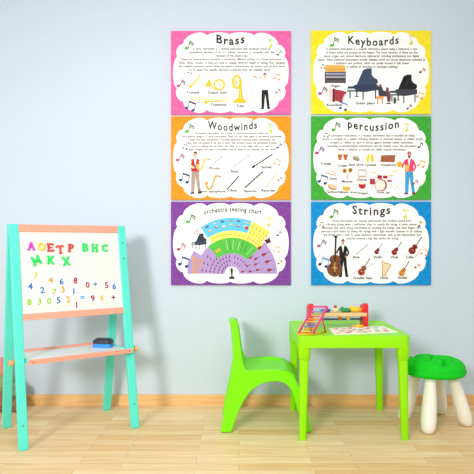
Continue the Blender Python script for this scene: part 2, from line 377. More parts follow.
stick('bassoon', 245, 187.8, 262.6, 172, 1.4, (40, 38, 42), (150, 150, 150), 6)
stick('recorder', 265, 189, 277, 173, .9, (205, 185, 150), (160, 130, 90), 5)
P.caps([('Piccolo', 214.8, 169.6), ('Flute', 234.6, 172.8), ('Clarinet', 265.6, 168.6), ('Tenor saxophone', 211.6, 192.6), ('Oboe', 232.6, 191.8), ('Bassoon', 250.4, 192.4), ('Recorder', 268.4, 191.8)])
# --- orchestra
P = Poster(C1, R3, (122, 62, 150), 'purple poster titled orchestra seating chart, with a fan of coloured sections', (136, 76, 164))
A = Art(P, 4); A.text('orchestra seating chart', 203.6, 261.4, 214.6, 6.6, (35, 35, 42), .02, -3.2, 1.12); A.build('title', 'small arched black lettering reading orchestra seating chart')
std_notes(P, {'green': (3, 20.2, 17.2, 8.6, (80, 180, 60), (60, 120, 60), 15), 'lime': (1, 97.6, 19.2, 8.4, (205, 200, 60), (215, 215, 100), -20), 'black': (1, 107.8, 31.8, 5.2, (25, 35, 45), (50, 80, 90), 20),
  'small': (2, 25.4, 30.2, 3.6, (120, 70, 70), (150, 90, 90), 0), 'pink': (3, 10.8, 45.2, 7.6, (190, 40, 70), (160, 60, 90), 22), 'blue': (2, 13.4, 59.6, 9, (25, 75, 130), (40, 90, 130), 8),
  'orange': (2, 105.6, 47.2, 5.8, (225, 175, 110), (225, 180, 120), 8), 'red': (3, 109, 60.4, 4.4, (130, 50, 40), (170, 100, 80), 25)})
CX, CY = 232, 273.7
def pol(r, a): a = math.radians(a); return (CX+r*math.cos(a), CY-r*math.sin(a))
def wedge(nm, r0, r1, a0, a1, c, lab, layer=2):
    A = P.art(layer); A.at(); n = 22
    A.poly([pol(r1, a0+(a1-a0)*i/n) for i in range(n+1)] + [pol(r0, a1+(a0-a1)*i/n) for i in range(n+1)], c); A.build(nm, lab)
LAV = (178, 150, 208)
wedge('chart_section', 7.2, 36, 0, 180, LAV, 'lavender inner strings section of the chart')
wedge('chart_section', 35.8, 45, 0, 45, LAV, 'lavender outer right section of the chart', 2.2)
wedge('chart_section', 35.8, 44.5, 149, 180, LAV, 'lavender harp section of the chart', 2.4)
wedge('chart_section', 20.5, 36.3, 43, 131, (84, 190, 66), 'green section of the chart', 3)
wedge('chart_section', 36, 43.2, 43, 123, (250, 238, 110), 'yellow band of the chart', 3.3)
wedge('chart_section', 43, 56, 69, 124, (96, 196, 236), 'blue section of the chart', 3.6)
wedge('chart_section', 36, 56, 47, 69.2, (250, 238, 110), 'yellow section of the chart', 3.9)
def little(x, y, L, rot, c, c2):
    A = P.art(5); violin_art(A, x, y, L, rot, c, c2); A.build('violin_picture')
for r, n in ((10, 5), (14, 7), (18, 8), (22, 9), (26, 6), (30, 6)):
    for i in range(n):
        a = 8 + i*(84/max(6, n))
        if r > 19 and a > 48: continue
        little(*pol(r, 180-a), 3.6, 0, (130, 40, 60), (70, 30, 50))
for i in range(5): little(*pol(17, 80-i*11), 3.2, 25, (120, 60, 60), (60, 40, 60))
for i in range(3): little(*pol(12, 75-i*14), 3, 25, (120, 60, 60), (60, 40, 60))
for r, a, L in ((11.8, 12, 5.6), (19.6, 8, 6), (27, 9, 6.4), (18.5, 27, 5.6), (26.5, 22, 6), (29.4, 32, 6.4), (25.6, 41, 5.6), (39, 6, 8.4), (39, 19, 8.4), (38.8, 31, 8.4), (39.6, 43, 8.4)):
    A = P.art(5); violin_art(A, *pol(r, a), L, 86-a*.75, (165, 45, 35), (90, 30, 30)); A.build('cello_picture')
A = P.art(5); harp_art(A, 197.8, 264.4, 17.5, (220, 160, 70), (190, 140, 170)); A.build('harp_picture')
A = P.art(5); grand_art(A, 199, 243.6, 15.5, (40, 50, 66), (48, 60, 78)); A.build('grand_piano_picture', 'dark blue grand piano picture')
A = P.art(5)
for i in range(6): A.at(*pol(48+1*(i % 2), 117-i*8.6), 1); A.ell(0, 0, 1.9, 1, ((225, 150, 90), (150, 50, 60), (235, 200, 150))[i % 3]); A.ell(.3, -.4, 1.2, .6, (240, 215, 170))
for i in range(6): A.at(*pol(53, 118-i*8.8), 1, -20+i*8); A.rect(-1.8, -.7, 1.8, .7, ((120, 60, 70), (225, 190, 130), (70, 80, 110), (205, 140, 70))[i % 4])
A.at(); A.ell(246.6, 228, 1.8, 1.6, (190, 50, 60)); A.build('drum_pictures', 'small drums and woodwinds on blue')
A = P.art(5)
for i in range(9): A.at(*pol(39.6, 116-i*6.4), 4, 20); A.line([(-.3, .2), (.3, -.2)], .12, (232, 170, 60)); A.ell(-.3, .2, .2, .14, (235, 150, 60))
for i in range(5):
    for j in range(3): A.at(*pol(40.5+j*6, 66-i*4.4), 4.6, 35); A.line([(0, -.5), (0, .5)], .1, (226, 150, 60)); A.ell(.05, .4, .2, .16, (235, 170, 70))
A.build('horn_pictures', 'small orange horns on yellow')
A = P.art(5)
for a in (100, 94, 88, 76, 70, 62, 52): A.at(); A.line([pol(24, a), pol(34, a)], .5, (200, 225, 190) if a % 4 == 0 else (60, 120, 60))
for a in (124, 118): A.at(*pol(27, a), 4, 30); A.ell(0, 0, .5, .3, (220, 180, 60))
A.build('flute_pictures')
A = P.art(5); A.at(267.6, 240.6, 1, -25); A.poly([(-3, -2.6), (3, -2.6), (2.4, 2.8), (-2.4, 2.8)], (110, 40, 50)); A.ell(0, -2.6, 3, 1.1, (235, 225, 215)); A.rect(-2.6, 0, 2.6, .8, (60, 40, 50)); A.build('drum_picture', 'dark red drum picture')
A = P.art(6); A.at(231.7, 266.6, 1); A.ell(0, 2.2, 1, 1.1, INK); A.poly([(-1, 3.2), (1.2, 3.2), (1, 7), (-.8, 7)], INK); A.line([(-1, 3.8), (-2.6, 2.6)], .6, INK); A.line([(1, 3.8), (2.8, 3)], .6, INK); A.line([(-.4, 7), (-.4, 10)], .7, INK); A.line([(.6, 7), (.6, 10)], .7, INK); A.rect(-2.7, 10, 2.7, 12.2, INK); A.build('conductor_silhouette', 'black conductor silhouette')
# --- keyboards
P = Poster(C2, R1-.5, (244, 218, 10), 'yellow poster titled Keyboards, with two grand pianos, top of right column', (248, 230, 70))
P.title('Keyboards', 347.8, 398.2, 44, 9.8, 2.4)
P.body([('A keyboard instrument is a musical instrument played using a keyboard, a row', 325.6, 416.6), ('of levers which are pressed by the fingers. The most common of these are the', 325.6, 416.8),
        ('piano, organ, and various electronic keyboards, including synthesizers and digital', 324, 418.2), ('pianos. Other keyboard instruments include celestas, which are struck idiophones operated by', 317.4, 425),
        ('a keyboard, and carillons, which are usually housed in bell towers', 333.6, 408.8), ('or belfries of churches or municipal buildings.', 345.8, 397.6)], 50.6, 3.56)
std_notes(P, {'green': (3, 23.4, 11.6, 8.6, (90, 180, 50), (60, 140, 60), 8), 'lime': (1, 99.6, 8.6, 8.4, (200, 210, 60), (225, 215, 100), -25), 'small': (2, 11.8, 35.8, 4, (200, 60, 60), (110, 120, 170), 0),
  'black': (3, 111, 40, 5.4, (40, 40, 70), (200, 110, 90), 22), 'pink': (3, 12, 60.4, 8, (190, 60, 110), (120, 50, 70), 20), 'blue': (2, 32.4, 75.4, 6.8, (30, 70, 130), (80, 140, 190), 8),
  'orange': (2, 108.6, 64.4, 6, (220, 140, 90), (235, 185, 110), 12), 'red': (3, 98, 76.2, 5, (120, 30, 60), (170, 90, 90), 20)})
A = P.art(5); A.at(); A.rect(324.4, 72, 345, 75.2, (228, 170, 72)); A.poly([(325.6, 65.4), (344.6, 66), (345.2, 72.4), (324.6, 72.4)], (232, 176, 80)); A.line([(325.6, 70), (345, 70.6)], .5, (195, 130, 50)); A.rect(324.4, 72.4, 345.4, 83.6, (88, 78, 86))
A.rect(325.6, 73.6, 344.4, 75.4, (150, 160, 190)); A.rect(325.6, 77, 344.4, 78.2, (200, 200, 205)); A.rect(325.6, 79.4, 344.4, 80.6, (60, 55, 65)); A.rect(325, 81.4, 326, 84, (60, 50, 60)); A.rect(343.8, 81.4, 344.8, 84, (60, 50, 60))
for i in range(12): A.rect(326+i*1.55, 77, 326.3+i*1.55, 77.8, (50, 50, 55))
A.build('organ_picture', 'brown organ picture')
A = P.art(5); A.at(); A.poly([(328.4, 90.2), (332.6, 89.6), (332.6, 102.4), (329, 102)], (235, 205, 200)); A.rect(332.2, 89.2, 334.8, 102.4, (110, 30, 50)); A.poly([(334.6, 89.8), (342.4, 91.2), (345.8, 92.2), (341, 103.4), (334.6, 101)], (178, 56, 76))
for i in range(4): A.line([(336.4+i*1.9, 90.4+i*.3), (335.8+i*1.6, 101.4+i*.5)], .4, (120, 30, 50))
A.line([(346, 92.2), (341, 103.4)], 1, (110, 30, 50)); A.line([(344.8, 94.4), (342, 101)], .7, (240, 225, 220)); A.build('accordion_picture', 'dark red accordion picture')
A = P.art(5); grand_art(A, 362, 89.4, 31, (54, 70, 96), (44, 58, 84)); A.build('grand_piano_picture', 'dark blue grand piano picture')
A = P.art(5); grand_art(A, 402.6, 93.6, 28, (22, 22, 26), (62, 64, 74)); A.at(); A.poly([(377, 88), (379, 85.6), (381, 86.6), (382.8, 91), (388.6, 93), (388, 96.6), (378.6, 97.6)], (60, 60, 72)); A.ell(379.8, 86, 1.2, 1.4, (180, 60, 70)); A.ell(386.8, 89.6, 1.4, 1.8, (120, 60, 80)); A.poly([(385, 91), (388.6, 91), (390.4, 98), (389.6, 102.4), (387, 102.4)], (110, 60, 70)); A.rect(386, 103.4, 390, 104.6, INK)
A.rect(393, 98, 395.4, 104, (60, 60, 66)); A.rect(376, 96.8, 383, 99.4, (238, 160, 70)); A.rect(376.8, 99.2, 377.8, 104.4, (200, 110, 50)); A.rect(381.2, 99.2, 382.2, 104.4, (200, 110, 50)); A.build('pianist_picture', 'black grand piano with pianist on orange stool')
P.caps([('Organ', 334.6, 87.6), ('Accordion', 333.6, 106.6), ('Grand piano', 365, 104.8)])
# --- percussion
P = Poster(C2, R2, (58, 160, 54), 'green poster titled Percussion, with a red drum set, middle of right column', (76, 174, 66))
P.title('percussion', 347.4, 398.4, 127.6, 9.8, 3.6)
P.body([('A percussion instrument is a musical instrument that is sounded by being', 328, 414), ('struck or scraped by a beater including attached or enclosed beaters or rattles struck,', 322, 422.4),
        ('scraped or rubbed by hand or struck against another similar instrument.', 330, 412.6), ('Excluding zoomusicological instruments and the human voice, the percussion', 327.2, 415.8), ('family is believed to include the oldest musical instruments.', 338, 405.6)], 136.9, 3.48)
std_notes(P, {'green': (3, 25, 10.6, 8.4, (80, 170, 60), (50, 120, 60), 10), 'lime': (1, 95.4, 10.4, 7.6, (225, 215, 70), (225, 220, 120), -25), 'small': (2, 14.8, 18.6, 4, (90, 90, 100), (120, 120, 140), 0),
  'black': (1, 108.8, 28.8, 5.6, (20, 25, 35), (60, 60, 70), 15), 'pink': (3, 8.8, 34.4, 8, (200, 50, 130), (120, 60, 130), 24), 'blue': (2, 12, 62.6, 8, (30, 70, 130), (40, 110, 150), 8),
  'orange': (2, 110, 47, 6.4, (225, 150, 80), (235, 190, 110), 10), 'red': (3, 104, 66, 5.4, (150, 30, 60), (190, 90, 110), 25)})
A = P.art(); A.at(); A.line([(321.8, 161), (326, 153.2), (330.2, 161), (321.8, 161)], .4, (180, 180, 188)); A.line([(331.6, 156.4), (331.4, 161)], .4, (150, 150, 160)); A.build('triangle_picture')
def conga(x): A.poly([(x-2.6, 154), (x+2.6, 154), (x+1.2, 160.4), (x-1.2, 160.4)], (196, 106, 56)); A.ell(x, 154, 2.6, .9, (245, 225, 200)); A.rect(x-2.3, 155.8, x+2.3, 156.2, (90, 60, 50))
A = P.art(); A.at(); conga(339.6); conga(345.2); A.line([(341, 164.4), (342.2, 161.4), (343.4, 164.4)], .35, (120, 130, 170)); A.build('congas_picture', 'brown pair of congas picture')
A = P.art(); A.at(352, 156, 1); A.poly([(0, 1), (6.6, 2.2), (7.6, 4.6), (5.4, 5.8), (1, 4)], (150, 152, 120)); A.poly([(0, 1), (3, -.3), (7.2, 1.2), (6.6, 2.4)], (190, 190, 150)); A.build('sand_block_picture')
A = P.art(); A.at(); A.ell(367.6, 158.4, 1.6, 4.4, (240, 215, 50), 8); A.ell(371.8, 158.6, 1.6, 4.4, (232, 200, 40), -8); A.build('cymbals_picture', 'yellow cymbals picture')
A = P.art(); A.at(); A.poly([(380.6, 155.6), (395, 155.2), (394, 162.6), (379.8, 162.2)], (170, 98, 62))
for i in range(8): A.line([(382+i*1.65, 155.4), (381.4+i*1.65, 162.2)], .3, (120, 60, 40))
A.build('xylophone_picture', 'brown xylophone picture')
A = P.art(); A.at(); A.line([(325.4, 173), (335.4, 175.8)], 1.1, (222, 150, 130)); A.line([(329.4, 169), (335, 174.4)], 1.1, (232, 160, 136)); A.build('claves_picture', 'pink claves picture')
A = P.art(); A.at(); A.ell(344.2, 171, 2.2, 2.4, (200, 142, 60)); A.ell(350, 170.4, 2.2, 2.4, (200, 142, 60)); A.line([(344.8, 173), (347.8, 179)], .7, (200, 150, 90)); A.line([(349.6, 172.6), (345.6, 179)], .7, (200, 150, 90)); A.ell(344.2, 171, 1.1, 1.2, (120, 70, 30)); A.ell(350, 170.4, 1.1, 1.2, (120, 70, 30)); A.build('maracas_picture', 'brown maracas picture')
A = P.art(); A.at(); A.rect(357.4, 169.8, 366, 170.6, (120, 120, 130)); A.rect(357.4, 169.8, 358, 178.4, (140, 140, 150)); A.rect(365.4, 169.8, 366, 178.4, (140, 140, 150)); A.rect(358.4, 175.8, 365, 177.6, (225, 150, 130))
for i in range(7): A.line([(359+i, 170.6), (359+i, 175.4)], .25, (190, 190, 200))
A.build('chimes_picture')
A = P.art(); A.at(332, 187, 1, 22); A.ell(0, 0, 5, 3, (200, 120, 80)); A.ell(0, -.7, 4.6, 2.2, (240, 200, 170)); A.build('tambourine_picture', 'tan tambourine picture')
A = P.art(); A.at(346, 188, 1); A.rect(-3.6, -2, 3.6, 2.2, (228, 184, 90)); A.ell(0, 2.2, 3.6, 1.2, (228, 184, 90)); A.ell(0, -2, 3.6, 1.3, (250, 235, 200)); A.line([(-3.6, .4), (3.6, .4)], .4, (130, 80, 50)); A.build('snare_drum_picture', 'yellow snare drum picture')
A = P.art(); A.at(361.8, 185, 1); A.poly([(-4, -1.6), (4, -1.6), (3.2, 2.4), (1, 4), (-1, 4), (-3.2, 2.4)], (186, 32, 48)); A.ell(0, -1.6, 4, 1.3, (245, 220, 200)); A.line([(-1.6, 4), (-2, 6)], .4, (120, 120, 120)); A.line([(1.6, 4), (2, 6)], .4, (120, 120, 120)); A.build('timpani_picture', 'red timpani picture')
A = P.art(); A.at(); RED = (178, 26, 48)
A.ell(380.4, 185.4, 6.2, 6.2, RED); A.ell(379.8, 185.4, 5.2, 5.4, (240, 232, 224)); A.rect(376.8, 175.4, 381.4, 179, RED); A.rect(382.6, 175.8, 387, 178.8, RED); A.rect(369.4, 179, 374.6, 184.6, RED); A.rect(386.6, 180.2, 391.2, 182, RED)
A.ell(390.6, 175.6, 3.6, .5, (225, 205, 90)); A.ell(394, 171.2, 3.4, .5, (225, 205, 90), -10); A.ell(373, 172.6, 4, .5, (225, 205, 90), 12); A.line([(396.6, 171), (396.6, 188)], .3, (150, 150, 160)); A.line([(391, 175.6), (391, 187.4)], .3, (150, 150, 160)); A.line([(372.4, 172.8), (372.2, 188)], .3, (150, 150, 160)); A.line([(370, 189), (373, 185.4), (375.6, 189)], .3, (150, 150, 160)); A.line([(388, 189), (391, 186.4), (394, 189)], .3, (150, 150, 160)); A.line([(394, 189.4), (396.6, 187), (400, 189.4)], .3, (150, 150, 160)); A.build('drum_set_picture', 'dark red drum set picture')
A = P.art(); person_art(A, 408.6, 152, 42.6, (205, 140, 110), (190, 70, 90), (226, 70, 120), (56, 160, 220), arms='side', collar=(250, 245, 245), shoes=(120, 50, 60)); A.at(); A.ell(398.8, 164.6, 2.8, 3, (240, 180, 50)); A.poly([(404, 165.4), (408, 165), (408.6, 171), (405.6, 172)], (240, 190, 80)); A.ell(408.6, 157, 1.2, 1, (60, 30, 30)); A.build('musician_picture', 'tambourine player in pink jacket and blue trousers')
P.caps([('Triangle', 325.6, 164.9), ('Congas', 342, 166.8), ('Sand block', 356, 165.9), ('Cymbals', 370, 166.2), ('Xylophone', 387.8, 166.2), ('Claves', 332.6, 179.9), ('Maracas', 346.8, 182.6), ('Chimes', 361.6, 181), ('Tambourine', 333.8, 193.1), ('Snare drum', 348.6, 193.4), ('Timpani', 362, 194.4), ('Drum set', 382.8, 193.6)], 3.3)
# --- strings
P = Poster(C2, R3, (0, 132, 204), 'blue poster titled Strings, with violins and a double bass player', (34, 146, 212))
P.title('Strings', 351.8, 389.8, 213.6, 10.4, 1.6)
P.body([('String instruments are musical instruments that produce sound from', 332, 410.6), ('vibrating strings when a performer plays or sounds the strings in some manner.', 326, 417),
        ('Musicians play some string instruments by plucking the strings with their fingers or a', 322, 420.8), ('plectrum—and others by hitting the strings with a light wooden hammer or by rubbing', 321, 421.2),
        ('the strings with a bow. In some keyboard instruments, such as the harpsichord, the', 323, 419.6), ('musician presses a key that plucks the string.', 345.6, 398)], 221.9, 3.5)
std_notes(P, {'green': (3, 23, 12, 8.4, (80, 170, 60), (50, 120, 60), 10), 'lime': (1, 93.6, 11.4, 8, (200, 210, 40), (215, 220, 80), -25), 'small': (2, 10.4, 22.2, 4, (190, 80, 60), (150, 110, 110), 0),
  'black': (1, 108.4, 22.2, 5.6, (40, 40, 40), (200, 100, 60), 0), 'pink': (3, 11, 41.8, 8, (200, 70, 120), (110, 70, 120), 24), 'blue': (2, 13, 60, 8.4, (25, 55, 110), (60, 150, 200), 10),
  'orange': (2, 113, 50.2, 5.8, (225, 150, 100), (235, 175, 140), 12), 'red': (3, 106, 64, 5, (120, 40, 40), (220, 120, 90), 25)})
A = P.art(); person_art(A, 342.6, 239.4, 37.6, (205, 150, 115), (40, 25, 20), (20, 20, 24), (18, 18, 22), arms='side', collar=WHITE); violin_art(A, 334.8, 257, 41, 2, (122, 70, 42), (60, 36, 26)); A.at(); A.line([(334.4, 272.8), (334.4, 277.6)], .6, (60, 40, 30)); A.rect(333.8, 262, 335.2, 272, (190, 140, 60)); A.build('musician_picture', 'double bass player in black suit')
A = P.art(); A.at(); A.line([(355.2, 254.8), (368, 244)], .6, (80, 70, 70)); A.build('bow_picture')
for nm, x, y, L, r, c, bw in (('violin', 378, 249, 12, 32, (130, 32, 36), False), ('viola', 396.4, 248.6, 15.4, 36, (150, 36, 36), False), ('cello', 415, 245.8, 20, 36, (150, 34, 34), True)):
    A = P.art(); violin_art(A, x, y, L, r, c, (50, 25, 25), bw); A.build(nm+'_picture', 'dark red %s picture' % nm)
A = P.art(); violin_art(A, 364, 267, 19.5, 32, (168, 66, 36), (50, 25, 25)); A.at(); A.line([(353.6, 272.2), (373, 263.8)], .4, (170, 120, 100)); A.build('double_bass_picture', 'red brown double bass picture')
A = P.art(); harp_art(A, 386, 268, 15.5); A.build('harp_picture', 'tan harp picture')
A = P.art(); violin_art(A, 403.8, 268.8, 17, 32, (224, 140, 60), (60, 50, 60)); A.build('guitar_picture', 'orange guitar picture')
P.caps([('Bow', 356, 258.2), ('Violin', 377, 258.2), ('Viola', 393.8, 258.2), ('Cello', 409.4, 258.2), ('Double bass', 362.4, 279), ('Harp', 383.8, 278.6), ('Guitar', 402.2, 278.6)])

# ------------------------------------------------------------------ easel (A-frame)
E0 = Vector((-.906, -.669, 0)); th = math.radians(35)
U = Vector((math.cos(th), math.sin(th), 0)); V = Vector((-math.sin(th), math.cos(th), 0)); Wd = .508; H = .955; LEAN = .17; DEP = .350
EM = Matrix.Translation(E0) @ Matrix.Rotation(th, 4, 'Z')
TEAL = mat((92, 230, 212), .45, .02, 6, .03, .4, 'teal_paint'); TEAL2 = TEAL
PINK = mat((250, 166, 142), .5, .03, 9, .03, .4, 'salmon_paint')
CREAM = mat((230, 234, 229), .35, 0, 8, 0, .5, 'white_board')
DOWEL = wood((226, 160, 84), (240, 186, 116), 20, 20, 4, .5, 'dowel_wood')
ea = thing('easel', 'turquoise and salmon wooden childs easel with a white board and tray', 'easel', mtx=EM)
SL = LEAN/H
def leg(x, front):
    bm = bmesh.new(); w = .0195; t = .011
    rings = []
    for z in (0, H*.5, H):
        y = SL*z if front else DEP-(DEP-LEAN-.024)*z/H
        xo = x + (.012*(1-z/H) if not front and x == 0 else 0)
        rings.append([(xo-w, y-t, z), (xo+w, y-t, z), (xo+w, y+t, z), (xo-w, y+t, z)])
    loft(bm, [[Vector(p) for p in r] for r in rings]); return bm
for x in (0, Wd):
    obj('leg', leg(x, True), TEAL, ea, bevel=.003)
    obj('leg', leg(x, False), TEAL2, ea, bevel=.003)
def slab(z0, z1, x0, x1, t0, t1, name, m, bev=.002, label=None):
    bm = bmesh.new()
    v = [Vector((x, SL*z+t, z)) for z in (z0, z1) for (x, t) in ((x0, t0), (x1, t0), (x1, t1), (x0, t1))]
    v = [bm.verts.new(p) for p in v]
    for q in ((0, 3, 2, 1), (4, 5, 6, 7), (0, 1, 5, 4), (1, 2, 6, 5), (2, 3, 7, 6), (3, 0, 4, 7)): bm.faces.new([v[i] for i in q])
    return obj(name, bm, m, ea, bevel=bev, label=label)
IN0, IN1 = .0195, Wd-.0195
slab(H-.034, H-.001, IN0, IN1, -.011, .009, 'rail', PINK, label='salmon upper rail')
slab(.532, .560, IN0, IN1, -.011, .009, 'rail', PINK, label='salmon lower rail')
slab(.560, H-.034, IN0, IN1, -.006, .006, 'board', CREAM, .0005, label='white drawing board')
# rear rail between the back legs
bm = bmesh.new(); box(bm, IN0, IN1, LEAN+.03, LEAN+.046, H-.09, H-.055); obj('rail', bm, PINK, ea, bevel=.002, label='salmon rear rail')
# tray
TZ = .358
tr = None
bm = bmesh.new(); box(bm, .03, Wd-.012, .028, .262, TZ+.001, TZ+.006); tray = obj('tray', bm, CREAM, ea, label='cream tray shelf')
bm = bmesh.new(); box(bm, .026, Wd-.004, .018, .030, TZ-.008, TZ+.012); obj('tray_rail', bm, PINK, tray, bevel=.0015, label='salmon front rail of the tray')
bm = bmesh.new(); box(bm, .026, Wd-.026, .260, .270, TZ-.006, TZ+.016); obj('tray_rail', bm, PINK, tray, bevel=.0015, label='salmon rear rail of the tray')
for x in (.024, Wd-.030):
    bm = bmesh.new(); box(bm, x, x+.008, .030, .260, TZ-.006, TZ+.010); obj('tray_side', bm, TEAL, tray, bevel=.001, label='turquoise tray side')
for sx, x in ((-1, -.0195), (1, Wd+.0195)):
    bm = bmesh.new(); y = SL*TZ+.002
    tube(bm, (x-sx*.002, y, TZ), (x+sx*.010, y, TZ), .006, n=14); tube(bm, (x+sx*.008, y, TZ), (x+sx*.024, y, TZ), .0125, n=18)
    obj('knob', bm, DOWEL, ea, bevel=.002, label='round natural wood knob')
STEEL = mat((120, 120, 120), .35, name='screw_steel'); STEEL.node_tree.nodes['Principled BSDF'].inputs['Metallic'].default_value = .8
for x, z, dy in ((0, .1, -.0115), (Wd, .11, -.0115), (.045, TZ+.002, None), (Wd-.02, TZ+.002, None)):
    bm = bmesh.new(); y = SL*z+dy if dy else .0178
    tube(bm, (x, y+.001, z), (x, y-.0015, z), .0028, n=10); obj('screw', bm, STEEL, ea)
for z in (H-.085, H-.16):
    bm = bmesh.new(); tube(bm, (Wd, SL*z-.011, z), (Wd, SL*z-.0135, z), .003, n=10); obj('screw', bm, STEEL, ea)

# board coordinates: where a printed mark on the leaning board lies in the easel's own frame
Wv = Vector((0, SL, 1)).normalized(); Nv = Vector((0, 1, -SL)).normalized()   # in easel frame
def on_board(px, py):
    d = Vector(((px-239)/F, 1, -(py-243)/F)); c = EM.inverted() @ CAM; dl = EM.inverted().to_3x3() @ d
    p0 = Vector((0, -.006, 0)); t = (p0-c).dot(Nv)/dl.dot(Nv); p = c+dl*t
    return p
BR = Matrix((Vector((1, 0, 0)), Wv, -Nv)).transposed().to_4x4()      # local x right, y up the board, z out of it
def place_on_board(px, py, rot=0, out=0.0):
    p = on_board(px, py) - Nv*out
    return EM @ Matrix.Translation(p) @ BR @ Matrix.Rotation(math.radians(rot), 4, 'Z')
# letter strokes in a unit box, with slab serifs
def bar(bm, p, q, w, t, z0=0.0004):
    p = Vector(p); q = Vector(q); d = (q-p).normalized(); n = Vector((-d.y, d.x))*w/2
    v = [bm.verts.new((c.x, c.y, z)) for z in (z0, t) for c in (p-n, q-n, q+n, p+n)]
    for f in ((0, 3, 2, 1), (4, 5, 6, 7), (0, 1, 5, 4), (1, 2, 6, 5), (2, 3, 7, 6), (3, 0, 4, 7)): bm.faces.new([v[i] for i in f])
def arcbar(bm, cx, cy, rx, ry, a0, a1, w, t, n=16, z0=.0004):
    pts = []
    for i in range(n+1):
        a = math.radians(a0+(a1-a0)*i/n); pts.append([(cx+(rx+o)*math.cos(a), cy+(ry+o)*math.sin(a)) for o in (-w/2, w/2)])
    rows = [[bm.verts.new((p[0], p[1], z)) for z, p in ((z0, a), (z0, b), (t, b), (t, a))] for a, b in pts]
    for r, s in zip(rows, rows[1:]):
        for k in range(4): bm.faces.new((r[k], s[k], s[(k+1) % 4], r[(k+1) % 4]))
    if abs(a1-a0) < 359: bm.faces.new(rows[0]); bm.faces.new(rows[-1][::-1])
LW = .2; SF = .1
LET = {
 'A': [('b', (-.3, -.45), (0, .48)), ('b', (.3, -.45), (0, .48)), ('b', (-.18, -.12), (.18, -.12)), ('s', (-.46, -.45), (-.16, -.45)), ('s', (.16, -.45), (.46, -.45))],
 'O': [('a', 0, 0, .34, .4, 0, 360)],
 'E': [('b', (-.22, -.45), (-.22, .45)), ('b', (-.38, .42), (.34, .42)), ('b', (-.38, -.42), (.36, -.42)), ('b', (-.2, 0), (.2, 0)), ('s', (.34, .46), (.34, .22)), ('s', (.36, -.46), (.36, -.2))],
 'T': [('b', (0, -.45), (0, .45)), ('b', (-.4, .42), (.4, .42)), ('s', (-.2, -.46), (.2, -.46)), ('s', (-.4, .48), (-.4, .22)), ('s', (.4, .48), (.4, .22))],
 'P': [('b', (-.2, -.45), (-.2, .45)), ('a', .02, .2, .22, .2, -90, 90), ('b', (-.36, .41), (.04, .41)), ('b', (-.2, -.0), (.04, -.0)), ('s', (-.38, -.46), (-.02, -.46))],
 'B': [('b', (-.22, -.45), (-.22, .45)), ('a', .04, .21, .2, .19, -90, 90), ('a', .06, -.2, .24, .2, -90, 90), ('b', (-.38, .4), (.06, .4)), ('b', (-.22, 0), (.06, 0)), ('b', (-.38, -.41), (.08, -.41))],
 'H': [('b', (-.26, -.45), (-.26, .45)), ('b', (.26, -.45), (.26, .45)), ('b', (-.26, 0), (.26, 0)), ('s', (-.42, .45), (-.1, .45)), ('s', (.1, .45), (.42, .45)), ('s', (-.42, -.45), (-.1, -.45)), ('s', (.1, -.45), (.42, -.45))],
 'C': [('a', .04, 0, .36, .38, 50, 310), ('s', (.34, .44), (.34, .14)), ('s', (.34, -.4), (.34, -.22))],
 'M': [('b', (-.36, -.45), (-.32, .42)), ('b', (.36, -.45), (.32, .42)), ('b', (-.32, .42), (0, -.28)), ('b', (.32, .42), (0, -.28)), ('s', (-.52, -.45), (-.2, -.45)), ('s', (.2, -.45), (.52, -.45)), ('s', (-.48, .45), (-.24, .45)), ('s', (.24, .45), (.48, .45))],
 'K': [('b', (-.24, -.45), (-.24, .45)), ('b', (-.2, -.04), (.3, .42)), ('b', (-.06, .06), (.32, -.42)), ('s', (-.4, .45), (-.08, .45)), ('s', (-.4, -.45), (-.08, -.45)), ('s', (.12, .45), (.44, .45)), ('s', (.14, -.45), (.46, -.45))],
 'X': [('b', (-.3, -.44), (.3, .44)), ('b', (-.3, .44), (.3, -.44)), ('s', (-.46, .45), (-.14, .45)), ('s', (.14, .45), (.46, .45)), ('s', (-.46, -.45), (-.14, -.45)), ('s', (.14, -.45), (.46, -.45))]}
GR = (16, 222, 96)
CN = {'m': ((214, 60, 200), 'magenta'), 'y': ((250, 205, 40), 'yellow'), 'r': ((206, 52, 50), 'red'), 'o': ((222, 66, 38), 'orange red'), 'g': (GR, 'green')}
letters = [('A', 30.9, 246.1, 'm', 0, 1), ('O', 41.3, 246.7, 'y', 0, 1), ('E', 50, 247.5, 'r', 0, 1), ('T', 59.9, 249.5, 'o', 6, 1), ('P', 70.7, 248, 'r', -4, 1),
           ('B', 84.8, 247.4, 'g', 0, 1), ('H', 94.4, 248, 'g', -2, 1), ('C', 104.6, 248, 'g', 0, 1), ('M', 36, 260.4, 'g', 22, 1.05), ('K', 50.2, 260, 'g', -3, 1), ('X', 65.8, 261.2, 'g', 6, 1.05)]
for ch, px, py, c, rot, s in letters:
    bm = bmesh.new(); h = .0375*s
    for i, st in enumerate(LET[ch]):
        t = .0050 - i*.00008
        if st[0] == 'b': bar(bm, Vector(st[1])*h, Vector(st[2])*h, LW*h, t)
        elif st[0] == 's': bar(bm, Vector(st[1])*h, Vector(st[2])*h, (LW-.04)*h, t-.0001)
        else: arcbar(bm, st[1]*h, st[2]*h, st[3]*h, st[4]*h, st[5], st[6], LW*h, t)
    o = obj('magnet_letter', bm, mat(CN[c][0], .35, 0, 8, 0, .5, CN[c][1].replace(' ', '_')+'_plastic'))
    o.matrix_world = place_on_board(px, py, rot)
    row = 'upper' if py < 255 else 'lower'
    tag(o, '%s plastic magnet letter %s in the %s letter row of the easel board' % (CN[c][1], ch, row), 'letter', 'magnet letters on the board')
TILE = mat((252, 252, 250), .4, 0, 8, 0, .5, 'white_magnet_tile')
